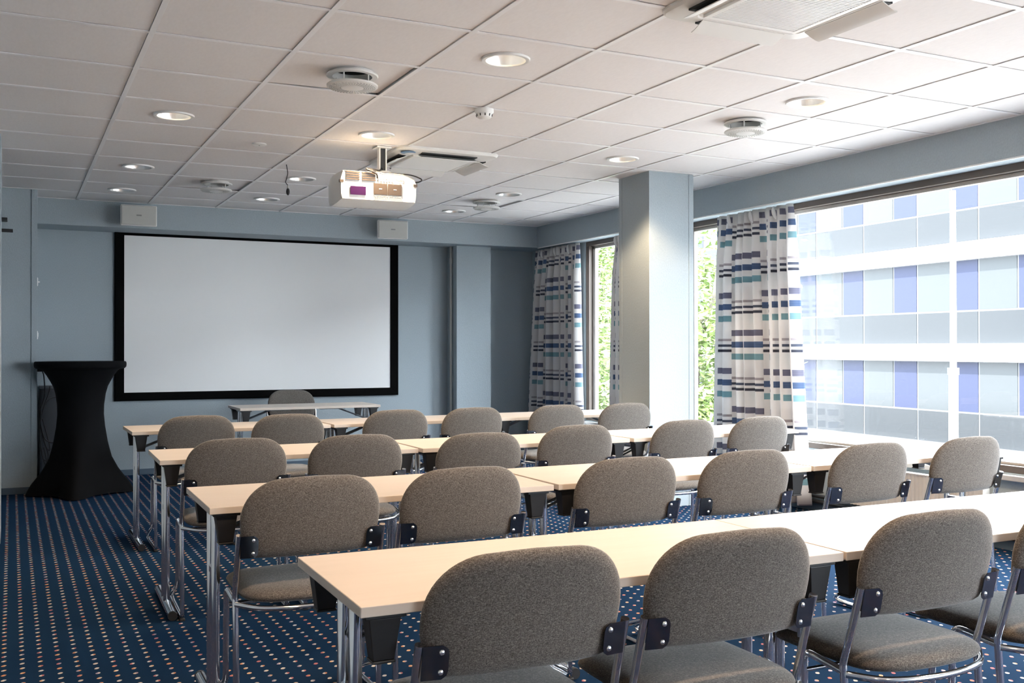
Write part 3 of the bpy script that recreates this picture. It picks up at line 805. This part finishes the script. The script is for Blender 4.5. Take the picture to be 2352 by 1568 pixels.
for k, (z, x) in enumerate(((.075,5.270),(.115,5.270))):
    p = thing('heating_pipe', ['lower black heating pipe just above the floor under the windows','upper black heating pipe just above the floor under the windows'][k], 'pipe', (x, 0, z))
    obj('pipe', MB().tube([(0,2.6,0),(0,7.3,0)], .014, 12), M['pipe'], p)
    obj('clip', MB().box(-.016,5.0,-.016,.018,5.03,.016), M['pipe'], p, smooth=False)

# ------------------------------------------------------------------ outdoors
struct('ground', MB().box(5.6, -60, -3.0, 120, 120, -2.75), M['paving'], smooth=False)
fb = thing('office_building', 'long office building with white bands and blue glass panels across the street', 'building', (29.751, 26.54, 0), -math.atan2(.051, .999))
# local frame: +Y runs along the facade (s), -X faces us
B = 2.74
S_A, S_B = -12, 12
lev = [(.707-3.53, '0'), (.707, '1'), (4.235, '2')]
bd = MB().box(.05, -60*B/2.74, -2.75, 14, 60, 8.30)
obj('body', bd, M['mull'], fb, smooth=False)
for zb in (.707, 4.235, 7.765):
    obj('white_band', MB().box(-.25, -60, zb+.0, .2, 60, zb+.595), M['band'], fb, smooth=False)
obj('plinth', MB().box(-.15, -60, -2.75, .2, 60, -2.25), M['band'], fb, smooth=False)
far = {'fspan': MB(), 'fglass': MB(), 'fblue': MB()}
for zt in (.707, 4.235, 7.765):
    k0 = zt
    for bi in range(-20, 21):
        s0 = 2.748 + B*bi
        g = .035
        spec = [('spandrel', 'fspan', s0-B+g, s0-g, zt-2.90, zt-1.81), ('window', 'fglass', s0-1.57+g, s0-g, zt-1.745, zt-.03), ('blue_panel', 'fblue', s0-B+g, s0-1.57-g, zt-1.745, zt-.03)]
        for nm, mk, ya, yb, za, zb in spec:
            if za < -2.3 and False: continue
            if -4 <= bi <= 2 and zt < 9: obj(nm, MB().box(.03, ya, za, .16, yb, zb), M[mk], fb, smooth=False)
            else: far[mk].box(.03, ya, za, .16, yb, zb)
for nm, mk in (('far_spandrel','fspan'),('far_window','fglass'),('far_blue_panel','fblue')): obj(nm, far[mk], M[mk], fb, smooth=False)

fp = thing('flagpole', 'tall white flagpole outside the large window', 'flagpole', (11.70, 9.81, -2.75))
obj('shaft', MB().tube([(0,0,3.63),(0,0,6.12)], [.044,.038], 16), M['polew'], fp)
obj('lower_shaft', MB().tube([(0,0,0),(0,0,3.6)], [.066,.062], 16), M['polew'], fp)
obj('collar', MB().tube([(0,0,3.57),(0,0,3.66)], .075, 16), M['polew'], fp)

def tree(x, y, rx, z0, z1, n, seed, lab, leafm):
    rnd = random.Random(seed); t = thing('tree', lab, 'tree', (x, y, -2.75), group='leafy street trees')
    lv = MB(); clumps = []
    zc, rz = (z0+z1)/2+2.75, (z1-z0)/2
    for k in range(70):
        while True:
            p = Vector((rnd.uniform(-1,1), rnd.uniform(-1,1), rnd.uniform(-1,1)))
            if p.length < 1 and p.length > .35: break
        clumps.append(Vector((p.x*rx, p.y*rx, zc+p.z*rz)))
    for k in range(n):
        c = rnd.choice(clumps); q = c + Vector((rnd.gauss(0,.28), rnd.gauss(0,.28), rnd.gauss(0,.24)))*min(1.6, rx*.7)
        a = Vector((rnd.uniform(-1,1), rnd.uniform(-1,1), rnd.uniform(-.6,.3))).normalized(); b_ = a.cross(Vector((rnd.uniform(-1,1),rnd.uniform(-1,1),1))).normalized()
        L = rnd.uniform(.05,.10); W = L*.42; nn = a.cross(b_)*L*.25
        lv.add([q-a*L, q+b_*W+nn*.5, q+a*L, q-b_*W+nn*.5], [(0,1,2),(0,2,3)])
    obj('foliage', lv, M[leafm], t, smooth=False)
    tk = MB().tube(smoothpath([(0,0,0),(.05,.03,1.2),(-.03,.02,2.4),(0,0,zc)], 5), [.16-.11*i/15 for i in range(16)], 10)
    for k in range(7):
        a = 2*PI*k/7; h = 1.6+.45*k
        tk.tube([(0,0,h),(rx*.5*math.cos(a),rx*.5*math.sin(a),h+.9),(rx*.75*math.cos(a),rx*.75*math.sin(a),h+1.9)], [.05,.03,.012], 6)
    obj('trunk', tk, M['bark'], t)
    return t
def at(px, d):
    S_, C_ = math.sin(.4608), math.cos(.4608); a = (px-1176)/2317.7
    return d*(S_+a*C_), d*(C_-a*S_)
tree(*at(1600,16), 1.3, -2.2, 4.4, 15000, 1, 'leafy green tree outside, seen between the blue column and curtain', 'leaf2')
tree(*at(1338,22.5), 1.8, -2.2, 5.4, 20000, 2, 'leafy green tree outside the narrow window beside the column', 'leaf')
tree(*at(1475,33), 2.6, -2.0, 6.6, 16000, 4, 'taller green tree standing farther off behind the blue column', 'leaf2')

# ------------------------------------------------------------------ light
w = bpy.data.worlds.new('sky'); SC.world = w; w.use_nodes = True
bg = w.node_tree.nodes['Background']; bg.inputs[0].default_value = (.86,.935,1,1); bg.inputs[1].default_value = 8.0
sun = bpy.data.lights.new('sun', 'SUN'); sun.energy = 14.0; sun.angle = math.radians(1); sun.color = (1,.97,.92)
so = bpy.data.objects.new('sun', sun); COL.objects.link(so)
so.rotation_euler = Vector((-.50,-.42,.76)).normalized().to_track_quat('Z','Y').to_euler(); so.location = (-10,-5,20)
for (a, b) in WIN:
    l = bpy.data.lights.new('window_portal', 'AREA'); l.shape = 'RECTANGLE'; l.size = b-a; l.size_y = WZ1-WZ0; l.cycles.is_portal = True
    o = bpy.data.objects.new('window_portal', l); COL.objects.link(o)
    o.location = (5.42, (a+b)/2, (WZ0+WZ1)/2); o.rotation_euler = (PI/2, 0, PI/2)
# ------------------------------------------------------------------ camera
cam = bpy.data.cameras.new('camera'); co = bpy.data.objects.new('camera', cam); COL.objects.link(co)
cam.sensor_width = 36; cam.lens = 2317.7/2352*36; cam.clip_start = .02; cam.clip_end = 500
co.matrix_world = Matrix.Translation((0,0,HC)) @ Matrix.Rotation(-.4608,4,'Z') @ Matrix.Rotation(PI/2+.0061,4,'X') @ Matrix.Rotation(-.0011,4,'Z')
SC.camera = co
SC.view_settings.view_transform = 'Standard'; SC.view_settings.look = 'None'; SC.view_settings.gamma = 1
SC.view_settings.use_curve_mapping = False; SC.view_settings.exposure = 2.08
SC.cycles.max_bounces = 10; SC.cycles.diffuse_bounces = 6; SC.cycles.transparent_max_bounces = 12
SC.cycles.caustics_reflective = False; SC.cycles.caustics_refractive = False
SC.cycles.sample_clamp_indirect = 6
